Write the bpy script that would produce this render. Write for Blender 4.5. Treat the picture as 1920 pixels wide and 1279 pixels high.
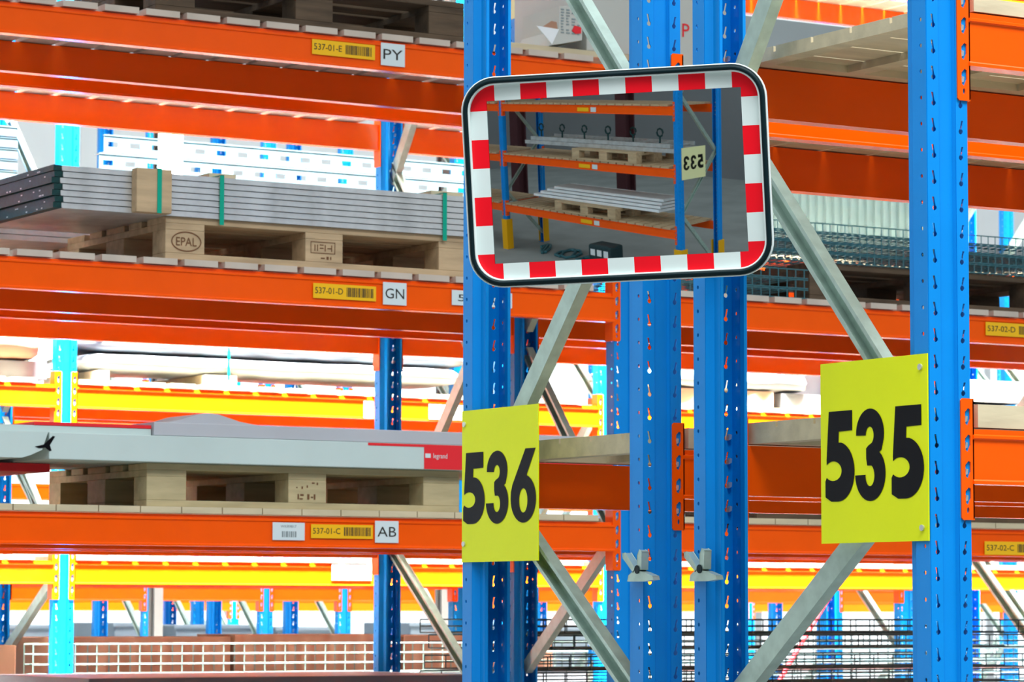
import bpy, math, random
from mathutils import Vector, Matrix
from mathutils.geometry import tessellate_polygon
random.seed(7)
for o in list(bpy.data.objects): bpy.data.objects.remove(o)
scene = bpy.context.scene
COL = scene.collection
PI = math.pi

# ------------------------------------------------------------------ camera
F_PX, YAW, PIT, ROL, EYE = 6169.8, .550804, .0822855, -.0014583, 1.6
_c, _s = math.cos(YAW), math.sin(YAW)
_f = Vector((_s, _c, 0)); _r = Vector((_c, -_s, 0)); _d = Vector((0, 0, -1))
FW = _f*math.cos(PIT) - _d*math.sin(PIT); _d2 = _d*math.cos(PIT) + _f*math.sin(PIT)
RT = _r*math.cos(ROL) + _d2*math.sin(ROL); DN = -_r*math.sin(ROL) + _d2*math.cos(ROL)
cam = bpy.data.objects.new('camera', bpy.data.cameras.new('camera')); COL.objects.link(cam)
m = Matrix((RT, -DN, -FW)).transposed().to_4x4(); m.translation = Vector((0, 0, EYE)); cam.matrix_world = m
cam.data.sensor_width = 36; cam.data.lens = F_PX*36/1920; cam.data.clip_end = 200; cam.data.clip_start = .05
cam.data.dof.use_dof = True; cam.data.dof.focus_distance = 6.6; cam.data.dof.aperture_fstop = 20
scene.camera = cam

def ray(x, y): return RT*((x-960)/F_PX) + DN*((y-639.5)/F_PX) + FW
def at(x, y, ax, v):                      # where the sight line through a photo point meets a plane of the place
    r = ray(x, y); i = 'XYZ'.index(ax); o = Vector((0, 0, EYE)); return o + r*((v-o[i])/r[i])

# ------------------------------------------------------------------ light
w = bpy.data.worlds.new('overcast'); scene.world = w; w.use_nodes = True
bg = w.node_tree.nodes['Background']; bg.inputs[0].default_value = (.90, .97, 1, 1); bg.inputs[1].default_value = 1.0
def skylight(loc, size, power, rot, col=(1, .97, .9), spread=PI):
    l = bpy.data.lights.new('skylight', 'AREA'); l.shape = 'RECTANGLE'; l.size, l.size_y = size; l.energy = power; l.color = col; l.spread = spread
    o = bpy.data.objects.new('skylight', l); COL.objects.link(o); o.location = loc; o.rotation_euler = rot
skylight((8, 11.9, 11), (16, .9), 11000, (math.radians(12), 0, 0), spread=math.radians(38))
skylight((12, 17.3, 7.5), (16, 1.4), 900, (math.radians(16), 0, 0), spread=math.radians(80))
skylight((16, 24.6, 7.5), (18, 1.4), 3500, (math.radians(18), 0, 0), spread=math.radians(80))
skylight((4.5, 2.2, 8), (10, 2.2), 420, (math.radians(18), 0, 0), col=(.95, .98, 1), spread=math.radians(100))
scene.view_settings.view_transform = 'Standard'; scene.view_settings.look = 'None'
scene.view_settings.exposure = 0.08; scene.view_settings.gamma = 1; scene.view_settings.use_curve_mapping = False

# ------------------------------------------------------------------ materials
def mat(name, col, rough=.5, metal=0., bump=0., bscale=40., var=.0, vscale=6., coat=0., spec=.3, emis=0., stretch=None, var_col=None):
    mt = bpy.data.materials.new(name); mt.use_nodes = True; nt = mt.node_tree; b = nt.nodes['Principled BSDF']
    b.inputs['Roughness'].default_value = rough; b.inputs['Metallic'].default_value = metal; b.inputs['Specular IOR Level'].default_value = spec
    b.inputs['Base Color'].default_value = (*col, 1)
    if coat: b.inputs['Coat Weight'].default_value = coat; b.inputs['Coat Roughness'].default_value = .15
    if emis: b.inputs['Emission Color'].default_value = (*col, 1); b.inputs['Emission Strength'].default_value = emis
    tc = nt.nodes.new('ShaderNodeTexCoord'); mp = nt.nodes.new('ShaderNodeMapping'); nt.links.new(tc.outputs['Object'], mp.inputs[0])
    if stretch: mp.inputs['Scale'].default_value = stretch
    n = nt.nodes.new('ShaderNodeTexNoise'); n.inputs['Scale'].default_value = vscale; n.inputs['Detail'].default_value = 4
    nt.links.new(mp.outputs[0], n.inputs['Vector'])
    mx = nt.nodes.new('ShaderNodeMix'); mx.data_type = 'RGBA'; vc = var_col or tuple(c*(1-var) for c in col)
    mx.inputs[6].default_value = (*col, 1); mx.inputs[7].default_value = (*vc, 1)
    rp = nt.nodes.new('ShaderNodeMapRange'); rp.inputs[1].default_value = .35; rp.inputs[2].default_value = .7
    nt.links.new(n.outputs[0], rp.inputs[0]); nt.links.new(rp.outputs[0], mx.inputs[0]); nt.links.new(mx.outputs[2], b.inputs['Base Color'])
    if bump:
        n2 = nt.nodes.new('ShaderNodeTexNoise'); n2.inputs['Scale'].default_value = bscale; nt.links.new(mp.outputs[0], n2.inputs['Vector'])
        bp = nt.nodes.new('ShaderNodeBump'); bp.inputs['Strength'].default_value = bump; bp.inputs['Distance'].default_value = .002
        nt.links.new(n2.outputs[0], bp.inputs['Height']); nt.links.new(bp.outputs[0], b.inputs['Normal'])
    return mt
ORANGE = mat('orange_paint', (1., .105, .001), .2, bump=.03, var=.06, spec=.3)
BLUE = mat('blue_paint', (.0, .255, .74), .38, bump=.05, var=.08, spec=.25)
GALV = mat('galvanised_steel', (.50, .64, .57), .33, .55, bump=.05, var=.2, vscale=30)
GALVB = mat('bright_zinc', (.72, .74, .74), .35, .7, var=.2, vscale=30)
TRAY = mat('grey_tray_steel', (.74, .76, .76), .32, .5, var=.25, vscale=14)
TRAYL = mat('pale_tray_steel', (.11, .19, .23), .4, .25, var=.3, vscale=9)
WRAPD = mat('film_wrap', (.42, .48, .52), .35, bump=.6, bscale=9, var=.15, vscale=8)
CORR = mat('pale_blue_sheet', (.13, .21, .25), .5, var=.1)
TRAYD = mat('dark_tray_ends', (.008, .055, .055), .45, .3, var=.5, vscale=60)
YEL = mat('sign_yellow', (.78, .86, .0), .4, var=.03, spec=.2)
BLACK = mat('black_print', (.004, .004, .006), .4, spec=.08)
LABY = mat('label_yellow', (.90, .50, .005), .5)
LABW = mat('label_white', (.66, .76, .78), .5)
LABK = mat('label_print', (.03, .025, .02), .6)
LABG = mat('label_grey_print', (.25, .30, .31), .6)
WOOD = mat('pine_wood', (.58, .42, .25), .7, bump=.3, bscale=20, var=.3, vscale=5, stretch=(1, 6, 6))
WOODP = mat('pale_pine', (.66, .57, .38), .7, bump=.2, bscale=20, var=.22, vscale=5, stretch=(1, 5, 5))
WOODD = mat('shaded_brown_wood', (.12, .08, .048), .75, bump=.4, bscale=20, var=.5, vscale=5, stretch=(1, 6, 6))  # brown wood, darkened further to stand for the shade under the shelves
SLAT = mat('deck_slat_wood', (.60, .52, .44), .7, bump=.2, var=.15, vscale=9)
STAMP = mat('wood_stamp', (.16, .07, .03), .8)
STRAP = mat('green_strap', (.0, .36, .24), .35)
CARD = mat('brown_cardboard', (.42, .23, .15), .8, var=.12)
CARDW = mat('white_carton', (.56, .68, .66), .6, var=.08, vscale=3)
COLM = mat('column_grey_paint', (.13, .13, .125), .6, var=.1)
BIN = mat('container_blue_grey', (.22, .28, .33), .6, var=.1)
CARDL = mat('lilac_grey_carton', (.48, .50, .54), .6, var=.08, vscale=3)
CARDG = mat('grey_carton', (.36, .41, .42), .7, var=.1, vscale=2)
CARDP = mat('pale_grey_carton', (.55, .56, .52), .7, var=.1, vscale=2)
RED = mat('red_print', (.78, .02, .03), .5)
REDM = mat('mirror_red', (.95, .004, .016), .35)
WHITEM = mat('mirror_white', (.76, .86, .84), .35)
RUB = mat('black_rubber', (.004, .016, .020), .5, spec=.12)
GLASS = mat('mirror_glass', (.74, .81, .82), .012, 1.)
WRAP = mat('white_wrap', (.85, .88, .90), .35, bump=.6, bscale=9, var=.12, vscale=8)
WIREW = mat('pale_wire', (.13, .19, .17), .4, .3)
WIREK = mat('black_wire', (.012, .035, .04), .5)
WIRET = mat('teal_grey_wire', (.06, .20, .24), .45, .3)
CONC = mat('concrete', (.30, .32, .31), .8, bump=.2, var=.2, vscale=1.5)
WALLM = mat('wall_panel', (.22, .23, .24), .8, var=.1, vscale=.6)
WALLW = mat('white_wall', (.75, .78, .8), .8, var=.05, vscale=.6)
WINM = mat('daylight_window', (.93, .98, 1.), .5, emis=1.4)
GREYM = mat('grey_sheet', (.13, .14, .16), .5, var=.1)
GUARD = mat('guard_yellow', (.85, .42, .0), .5)
PEACH = mat('peach_paper', (.50, .32, .22), .8, var=.1)
PAPER = mat('cream_paper', (.78, .78, .45), .7)
MAROON = mat('maroon_steel', (.07, .02, .025), .6)

# ------------------------------------------------------------------ mesh building
class MB:
    def __init__(s): s.v = []; s.f = []
    def quad(s, a, b, c, d):
        n = len(s.v); s.v += [Vector(a), Vector(b), Vector(c), Vector(d)]; s.f.append((n, n+1, n+2, n+3)); return s
    def box(s, a, b):
        x0, y0, z0 = a; x1, y1, z1 = b; n = len(s.v)
        s.v += [Vector(p) for p in ((x0,y0,z0),(x1,y0,z0),(x1,y1,z0),(x0,y1,z0),(x0,y0,z1),(x1,y0,z1),(x1,y1,z1),(x0,y1,z1))]
        s.f += [tuple(n+i for i in q) for q in ((0,3,2,1),(4,5,6,7),(0,1,5,4),(1,2,6,5),(2,3,7,6),(3,0,4,7))]; return s
    def prism(s, prof, o, u, v, d, caps=True):     # profile (a,b) -> o + a*u + b*v, swept along d
        o, u, v, d = Vector(o), Vector(u), Vector(v), Vector(d); n = len(s.v); k = len(prof)
        s.v += [o+u*a+v*b for a, b in prof] + [o+u*a+v*b+d for a, b in prof]
        for i in range(k): j = (i+1) % k; s.f.append((n+i, n+j, n+k+j, n+k+i))
        if caps:
            t = tessellate_polygon([[Vector((a, b, 0)) for a, b in prof]])
            for q in t: s.f.append(tuple(n+i for i in q)); s.f.append(tuple(n+k+i for i in reversed(q)))
        return s
    def tube(s, pts, r, k=6, cap=True):
        pts = [Vector(p) for p in pts]; n0 = len(s.v)
        for i, p in enumerate(pts):
            d = (pts[min(i+1, len(pts)-1)] - pts[max(i-1, 0)]).normalized()
            a = Vector((0, 0, 1)) if abs(d.z) < .9 else Vector((1, 0, 0)); u = d.cross(a).normalized(); v = u.cross(d)
            for j in range(k): t = 2*PI*j/k; s.v.append(p + u*(r*math.cos(t)) + v*(r*math.sin(t)))
        for i in range(len(pts)-1):
            for j in range(k): l = (j+1) % k; s.f.append((n0+i*k+j, n0+i*k+l, n0+(i+1)*k+l, n0+(i+1)*k+j))
        if cap: s.f.append(tuple(n0+j for j in range(k))); s.f.append(tuple(n0+(len(pts)-1)*k+j for j in reversed(range(k))))
        return s
    def poly(s, loops, o, u, v):                   # flat polygon with holes
        o, u, v = Vector(o), Vector(u), Vector(v); n = len(s.v)
        t = tessellate_polygon([[Vector((a, b, 0)) for a, b in L] for L in loops])
        for L in loops: s.v += [o+u*a+v*b for a, b in L]
        for q in t: s.f.append(tuple(n+i for i in q))
        return s
    def cyl(s, c, ax, r, h, k=16):
        c, ax = Vector(c), Vector(ax).normalized(); return s.tube([c, c+ax*h], r, k)

def wloc(o):
    p = Vector((0, 0, 0))
    while o is not None: p += o.location; o = o.parent
    return p
def obj(name, mb, material, parent=None, bevel=0., solid=0., smooth=False):
    if parent is not None: O = wloc(parent)
    else:
        xs = [p.x for p in mb.v]; ys = [p.y for p in mb.v]; zs = [p.z for p in mb.v]
        O = Vector(((min(xs)+max(xs))/2, (min(ys)+max(ys))/2, min(zs)))
    me = bpy.data.meshes.new(name); me.from_pydata([p-O for p in mb.v], [], mb.f); me.update()
    me.materials.append(material)
    if smooth:
        for p in me.polygons: p.use_smooth = True
    o = bpy.data.objects.new(name, me); COL.objects.link(o)
    if parent is not None: o.parent = parent
    else: o.location = O
    if solid: md = o.modifiers.new('solid', 'SOLIDIFY'); md.thickness = solid; md.offset = -1
    if bevel: md = o.modifiers.new('bevel', 'BEVEL'); md.width = bevel; md.segments = 2; md.limit_method = 'ANGLE'
    return o
def thing(name, label, cat, loc, group=None, rz=0):
    o = bpy.data.objects.new(name, None); COL.objects.link(o); o.location = loc; o.rotation_euler.z = rz; o.empty_display_size = .1
    o['label'] = label; o['category'] = cat
    if group: o['group'] = group
    return o
def tag(o, label, cat, group=None):
    o['label'] = label; o['category'] = cat
    if group: o['group'] = group
    return o
def struct(name, mb, m):
    o = obj(name, mb, m); o['kind'] = 'structure'; return o
def dup(root, loc, label, group=None, rz=None, parent=None):
    r = root.copy(); COL.objects.link(r)
    if parent is None:
        r.location = loc; r['label'] = label
        if rz is not None: r.rotation_euler.z = rz
        if group: r['group'] = group
    else: r.parent = parent
    for ch in list(root.children): dup(ch, None, None, parent=r)
    return r
def text(name, s, material, parent, o, u, v, height, width=None, lift=.0006):
    cu = bpy.data.curves.new(name, 'FONT'); cu.body = s; cu.size = 1; cu.resolution_u = 3
    t = bpy.data.objects.new('tmp', cu); COL.objects.link(t)
    me = bpy.data.meshes.new_from_object(t.evaluated_get(bpy.context.evaluated_depsgraph_get())); bpy.data.objects.remove(t)
    xs = [p.co.x for p in me.vertices]; ys = [p.co.y for p in me.vertices]
    sy = height/(max(ys)-min(ys)); sx = (width/(max(xs)-min(xs))) if width else sy
    o, u, v = Vector(o), Vector(u), Vector(v); n = u.cross(v).normalized(); mb = MB()
    for p in me.vertices: mb.v.append(o + u*((p.co.x-min(xs))*sx) + v*((p.co.y-min(ys))*sy) + n*lift)
    mb.f = [tuple(p.vertices) for p in me.polygons]
    return obj(name, mb, material, parent)

# ------------------------------------------------------------------ rack uprights
PITCH = .05; PH = 5.0; HW = .0485
PHASE = .0
def circ(cx, cy, rx, ry, a0, a1, n):
    return [(cx+rx*math.cos(math.radians(a0+(a1-a0)*i/n)), cy+ry*math.sin(math.radians(a0+(a1-a0)*i/n))) for i in range(n+1)]
def keyhole(cx, s):                                  # round foot with a leaning slot; s leans the slot outwards
    r = .0052; h = []
    h += circ(cx+s*.002, .014, r, r, 115, 425, 10)
    h += [(cx-s*.0016+.0024, .035), (cx-s*.0016-.0024, .035)]
    return h
def strip(mb, p0, p1, kind, side=1, h=PH):
    p0 = Vector((*p0, 0)); p1 = Vector((*p1, 0)); wdt = (p1-p0).length; u = (p1-p0)/wdt; v = Vector((0, 0, 1))
    if kind == 'plain': mb.quad(p0, p1, p1+v*h, p0+v*h); return
    if kind == 'key': holes = keyhole(.014 if side > 0 else wdt-.014, side)
    if kind == 'hole': holes = circ(.016 if side > 0 else wdt-.016, .025, .0036, .0042, 0, 330, 11)
    loops = [[(0, 0), (wdt, 0), (wdt, PITCH), (0, PITCH)], holes]
    tris = tessellate_polygon([[Vector((a, b, 0)) for a, b in L] for L in loops]); flat = loops[0]+loops[1]
    for k in range(int(h/PITCH)):
        n = len(mb.v); mb.v += [p0+u*a+v*(b+k*PITCH) for a, b in flat]; mb.f += [tuple(n+i for i in q) for q in tris]
def post_mb():
    mb = MB(); G = .0205; D = .007
    for s in (-1, 1):
        a = 1 if s < 0 else -1
        if s < 0: strip(mb, (-HW, 0), (-G, 0), 'key', 1)
        else: strip(mb, (G, 0), (HW, 0), 'key', -1)
        strip(mb, (s*G, 0), (s*(G-.004), D), 'plain')
        strip(mb, (s*HW, 0), (s*HW, .042), 'hole', 1)
        strip(mb, (s*HW, .042), (s*.033, .053), 'plain')
        strip(mb, (s*.033, .053), (s*.033, .074), 'plain')
        strip(mb, (s*.033, .074), (s*.026, .074), 'plain')
    strip(mb, (-G+.004, D), (G-.004, D), 'plain')
    return mb
_pm = obj('upright_post', post_mb(), BLUE, solid=0); POST = _pm.data
_o = Vector(_pm.location); 
for vtx in POST.vertices: vtx.co += _o
bpy.data.objects.remove(_pm)
_short = {}
def add_post(parent, x, y, facing, h=PH):                  # facing -1: front face looks to -Y
    me = POST
    if h < PH:
        import bmesh
        me = POST.copy(); bm = bmesh.new(); bm.from_mesh(me)
        bmesh.ops.bisect_plane(bm, geom=bm.verts[:]+bm.edges[:]+bm.faces[:], plane_co=(0, 0, h), plane_no=(0, 0, 1), clear_outer=True); bm.to_mesh(me); bm.free()
    o = bpy.data.objects.new('upright_post', me); COL.objects.link(o); o.parent = parent
    o.location = Vector((x, y, PHASE)) - wloc(parent)
    if facing > 0: o.rotation_euler.z = PI
    md = o.modifiers.new('solid', 'SOLIDIFY'); md.thickness = .0022; md.offset = 0
    b = MB().box((x-.06, y-.02 if facing < 0 else y-.1, 0), (x+.06, y+.1 if facing < 0 else y+.02, .006))
    obj('foot_plate', b, BLUE, parent)
    return o
def brace_mb(x, ya, za, yb, zb, face):               # C channel; face -1: web towards -X, +1: open side towards -X
    a = Vector((x, ya, za)); b = Vector((x, yb, zb)); d = b-a; n = d.normalized().cross(Vector((1, 0, 0)))
    W, D, t, L = .0225, .028, .002, .009
    if face < 0: pr = [(-W, -D/2), (W, -D/2), (W, D/2), (W-L, D/2), (W-L, D/2-t), (W-t, D/2-t), (W-t, -D/2+t), (-W+t, -D/2+t), (-W+t, D/2-t), (-W+L, D/2-t), (-W+L, D/2), (-W, D/2)]
    else: pr = [(-W, D/2), (W, D/2), (W, -D/2), (W-L, -D/2), (W-L, -D/2+t), (W-t, -D/2+t), (W-t, D/2-t), (.006, D/2-t), (.003, D/2-t-.006), (-.003, D/2-t-.006), (-.006, D/2-t), (-W+t, D/2-t), (-W+t, -D/2+t), (-W+L, -D/2+t), (-W+L, -D/2), (-W, -D/2)]
    return MB().prism(pr, a, n, (1, 0, 0), d)
def frame(xs, yf, yr, label, lines=(), group=None, step=.62, hf=PH):
    """frame whose left side face stands at xs; lines = pairs of photo points the braces pass through, else a regular zigzag"""
    xc = xs+HW; t = thing('rack_frame', label, 'rack frame', (xc, (yf+yr)/2, 0), group)
    add_post(t, xc, yf, -1, hf); add_post(t, xc, yr, 1)
    y0, y1 = yf+.055, yr-.055
    if lines:
        for (pa, pb, face) in lines:
            A = at(*pa, 'X', xc); B = at(*pb, 'X', xc); k = (B.z-A.z)/(B.y-A.y)
            obj('diagonal_brace', brace_mb(xc, y0, A.z+(y0-A.y)*k, y1, A.z+(y1-A.y)*k, face), GALV, t)
    else:
        z = .15; s = 1
        while z+step < PH-.1:
            za, zb = (z, z+step) if s > 0 else (z+step, z)
            obj('diagonal_brace', brace_mb(xc, y0, za, y1, zb, s), GALV, t); z += step; s = -s
    return t

# ------------------------------------------------------------------ beams
BPROF = [(0, .002), (.0, .008), (.004, .011), (.004, .086), (.0, .089), (.0, .094), (.009, .097), (.009, .1065), (.042, .1065), (.042, .002)]
def beam(xa, xb, yface, ztop, label, facing=-1, group=None, conn=(1, 1), m=None):
    """xa, xb: facing edges of the two posts; yface: plane of the post fronts the beam hangs on"""
    s = facing; yo = yface + s*.008                      # outer face of beam
    t = thing('rack_beam', label, 'rack beam', ((xa+xb)/2, yface, ztop-.11), group)
    mb = MB().prism(BPROF, (xa+.003, yo, ztop-.11), (0, -s, 0), (0, 0, 1), (xb-xa-.006, 0, 0)); obj('beam_box', mb, m or ORANGE, t)
    for i, (xe, q) in enumerate(((xa, -1), (xb, 1))):
        if not conn[i]: continue
        z0 = ztop-.176; z1 = z0+.230
        x0, x1 = sorted((xe+q*.025, xe-q*.006)); wd = x1-x0
        holes = []
        for k in range(4):
            zc = .045+k*.05; holes.append([(wd*.5+a, zc+b) for a, b in ((-.006, .009), (.002, .017), (.007, .014), (.007, -.004), (.001, -.017), (-.005, -.013), (-.006, -.003))])
        holes.append([(wd*.5+a, .018+b) for a, b in circ(0, 0, .003, .006, 0, 330, 11)])
        r = .004; outer = [(r, 0), (wd-r, 0), (wd, r), (wd, .230-r), (wd-r, .230), (r, .230), (0, .230-r), (0, r)]
        c = MB().poly([outer]+holes, (x0, yface+s*.0045, z0), (1, 0, 0), (0, 0, 1))
        c.quad((xe-q*.006, yface+s*.0045, z0), (xe-q*.006, yface-s*.045, z0), (xe-q*.006, yface-s*.045, z1), (xe-q*.006, yface+s*.0045, z1))
        cn = obj('end_connector', c, m or ORANGE, t, solid=.003)
        h = MB()
        for k in range(4):
            h.prism([(-.0045, 0), (.002, .003), (.003, .012), (-.002, .013)], (x0+wd*.5-.001, yface+s*.003, z0+.030+k*.05+.004), (1, 0, 0), (0, 0, 1), (0, -s*.012, 0))
        obj('hook', h, GALVB, cn)
    return t
def barcode(t, x0, x1, yo, z0, z1, s, group=None):
    """yellow location label stuck on a beam"""
    L = obj('location_label', MB().box((x0, yo-.0008, z0), (x1, yo, z1)), LABY, t); L['label'] = 'yellow barcode label'
    h = z1-z0; wd = x1-x0
    text('label_text', s, LABK, L, (x0+wd*.03, yo-.0009, z0+h*.32), (1, 0, 0), (0, 0, 1), h*.42, wd*.44)
    b = MB(); x = x0+wd*.53; rr = random.Random(sum(map(ord, s)))
    while x < x0+wd*.95:
        ww = wd*rr.choice((.006, .010, .018)); b.box((x, yo-.0014, z0+h*.2), (x+ww, yo-.0009, z0+h*.82)); x += ww+wd*rr.choice((.007, .012))
    obj('barcode', b, LABK, L)
def letters(t, x0, x1, yo, z0, z1, s):
    L = obj('letter_label', MB().box((x0, yo-.0008, z0), (x1, yo, z1)), LABW, t); L['label'] = 'white square label'
    h = z1-z0; wd = x1-x0
    text('label_text', s, LABK, L, (x0+wd*.1, yo-.0009, z0+h*.28), (1, 0, 0), (0, 0, 1), h*.45, wd*.8)

# ------------------------------------------------------------------ decks, pallets
def slat_deck(xa, xb, y0, y1, z, label, group, pitch=.15, wd=.124, m=None, gaps=True):
    mb = MB(); x = xa+.01
    while x+wd < xb: mb.box((x, y0, z), (x+wd, y1, z+.021)); x += pitch
    return tag(obj('slatted_deck', mb, m or SLAT), label, 'shelf deck', group)
def timber_deck(xa, xb, y0, y1, z, label, group=None, th=.032):
    t = thing('timber_deck', label, 'shelf deck', ((xa+xb)/2, (y0+y1)/2, z), group)
    for (a, b) in ((y0, y0+.07), (y1-.07, y1)): obj('edge_board', MB().box((xa, a, z), (xb, b, z+th)), WOODP, t)
    x = xa; k = 0
    while x+.05 < xb:
        obj('end_board' if k == 0 else 'joist', MB().box((x, y0+.07, z), (x+.045, y1-.07, z+th)), WOODP, t); x += .235; k += 1
    y = y0; mb = MB()
    while y+.12 < y1+.01: mb.box((xa, y, z+th), (xb, min(y+.122, y1), z+th+.012)); y += .13
    obj('top_boards', mb, WOODP, t)
    return t
_pal = {}
def pallet(x, y, z, label, m=WOOD, group=None, rz=0):
    """x, y: near left corner; long side (1.2 m) along X"""
    key = (m.name, )
    if key in _pal: return dup(_pal[key], (x, y, z), label, group)
    t = thing('pallet', label, 'pallet', (x, y, z), group)
    P = lambda n, a, b: obj(n, MB().box((x+a[0], y+a[1], z+a[2]), (x+b[0], y+b[1], z+b[2])), m, t, bevel=.002)
    for (a, b) in ((0, .145), (.19, .29), (.3275, .4725), (.51, .61), (.655, .8)): P('top_board', (0, a, .122), (1.2, b, .144))
    for a in (0, .5275, 1.055): P('cross_board', (a, 0, .100), (a+.145, .8, .122))
    for a in (0, .5275, 1.055):
        for (c, d) in ((0, .1), (.3275, .4725), (.7, .8)): P('block', (a, c, .022), (a+.145, d, .100))
    for (c, d) in ((0, .1), (.3275, .4725), (.7, .8)): P('bottom_board', (0, c, 0), (1.2, d, .022))
    _pal[key] = t; return t

exec_later = []
# ------------------------------------------------------------------ the setting
struct('floor', MB().box((-14, -9, -.1), (40, 37, 0)), CONC)
struct('wall_back', MB().box((-14, 36, 0), (42, 36.2, .7)).box((-14, 36, 6.5), (42, 36.2, 9)), WALLW)
k = 0
for x in range(-14, 42, 4):
    o = struct('window_%d' % (k+1), MB().box((x+.06, 36.05, .72), (x+3.94, 36.1, 6.48)), WINM)
    fr = obj('window_frame', MB().box((x, 36, .7), (x+.06, 36.2, 6.5)).box((x+3.94, 36, .7), (x+4, 36.2, 6.5)).box((x+.06, 36, 3.5), (x+3.94, 36.04, 3.56)), WALLW, o); k += 1
struct('wall_front', MB().box((-14, -9.2, 0), (32, -9, 9)), WALLM)
struct('wall_left', MB().box((-14.2, -9.2, 0), (-14, 36.2, 9)), WALLM)

# ------------------------------------------------------------------ foreground double rack (rows 535 and 536)
XA = 3.9; XR = 3.9+2*HW; BAY = 2.78
R1F, R1R, R2F, R2R = 4.85, 5.625, 5.815, 6.565
frame(XA, R1F, R1R, 'blue rack frame carrying the yellow 535 sign at the right', [((1445, 0), (1400, 125), -1), ((1456, 362), (1645, 669), 1), ((1606, 1020), (1415, 1268), -1)])
frame(XA, R2F, R2R, 'blue rack frame carrying the yellow 536 sign, behind the mirror', [((1085, 0), (1163, 134), 1), ((1086.6, 534), (988, 754), -1), ((1010, 1031), (1172, 1267), 1)])
XN = XR+BAY
frame(XN, R1F, R1R, 'blue rack frame closing the right end of the nearest row, outside the view'); frame(XN, R2F, R2R, 'blue rack frame closing the right end of the second nearest row, outside the view')
for (zt, lv) in ((1.951, 'lower'), (2.750, 'upper')):
    up = lv == 'upper'
    beam(XR, XN, R1F, zt, 'orange front beam right of the 535 post, %s' % ('at the top corner of the view' if up else 'level with the 535 sign'))
    beam(XR, XN, R1R, zt, 'orange rear beam of the 535 rack, %s' % ('under the open timber deck at the top' if up else 'behind the 535 sign'), facing=1)
    beam(XR, XN, R2F, zt, 'orange beam hooked on the near post of the 536 frame, %s' % ('just above the mirror' if up else 'below the mirror'))
    beam(XR, XN, R2R, zt, 'orange far beam of the 536 rack, %s' % ('right of the mirror' if up else 'right of the 536 sign'), facing=1)
    timber_deck(XR+.02, XN-.02, R1F+.0, R1R-.0, zt, 'pale open timber deck on the %s beams of the 535 rack' % lv, th=.016 if up else .032)
    if up: slat_deck(XR+.02, XN-.02, R2F+.0, R2R, zt, 'slatted wooden deck of the 536 rack, right of the mirror', None, m=WOODP, wd=.142)
    else: timber_deck(XR+.02, XN-.02, R2F, R2R, zt, 'pale timber deck right of the 536 sign')

# ---- number signs
def arc(cx, cy, rx, ry, a0, a1, n=14): return circ(cx, cy, rx, ry, a0, a1, n)
DIG = {
 '5': [[(.13, 1), (.93, 1), (.93, .78), (.47, .775), (.46, .655)] + arc(.44, .335, .56, .325, 78, -90, 20) + [(.2, .012), (.0, .062), (.0, .235)] + arc(.27, .345, .29, .108, -140, 140, 20) + [(.045, .47)]],
 '3': [arc(.5, .73, .46, .27, 183, -22, 20) + [(.87, .545), (.8, .525), (.88, .49)] + arc(.5, .3, .5, .3, 28, -177, 22) + [(.35, .285)] + arc(.49, .275, .145, .115, 180, 428, 14) + [(.40, .385), (.37, .46), (.37, .57), (.44, .60)] + arc(.49, .71, .13, .095, -62, 180, 14)],
 '6': [[(.58, 1), (.98, 1), (.64, .655)] + arc(.5, .325, .5, .325, 74, -180, 26) + [(.01, .42), (.07, .52)], arc(.5, .30, .165, .165, 0, 345, 20)],
}
def sign(label, xpl, y_left, y_right, zb, zt, digits, spans, dz, screws, side=-1):
    """panel in a plane of constant X; y_left -> y_right is left to right as read"""
    t = thing('number_sign', label, 'sign', (xpl, (y_left+y_right)/2, zb))
    s = side; y0, y1 = sorted((y_left, y_right))
    p = obj('sign_panel', MB().box((xpl-.001, y0, zb), (xpl+.001, y1, zt)), YEL, t)
    W = y_right-y_left; H = zt-zb; u = Vector((0, 1 if W > 0 else -1, 0))
    for ch, (a, b) in zip(digits, spans):
        mb = MB().poly(DIG[ch], (xpl+s*.0018, y_left+W*a, zb+H*dz[0]), u*(abs(W)*(b-a)), (0, 0, H*(dz[1]-dz[0])))
        obj('digit', mb, BLACK, t)
    for (a, b) in screws: obj('screw', MB().cyl((xpl+s*.0005, y_left+W*a, zb+H*b), (s, 0, 0), .006, .004), GALVB, t)
    return t
XS = XA-.004
sg = lambda x, y: at(x, y, 'X', XS)
sign('lime yellow sign reading 535 bolted to the right-hand post', XS, sg(1540, 850).y, sg(1741, 850).y, (sg(1541, 1020).z+sg(1741, 1014).z)/2, (sg(1538, 684).z+sg(1738, 662).z)/2,
     '535', ((.045, .325), (.33, .615), (.67, .965)), (.225, .73), ((.94, .93), (.945, .07)))
sign('lime yellow sign reading 536 bolted to the left-hand post', XS, sg(867, 900).y, sg(1010, 900).y, (sg(864, 1055).z+sg(1008, 1051).z)/2, (sg(868, 769).z+sg(1012, 759).z)/2,
     '536', ((.02, .31), (.325, .62), (.65, .975)), (.245, .72), ((.035, .91), (.03, .12)))

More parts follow.
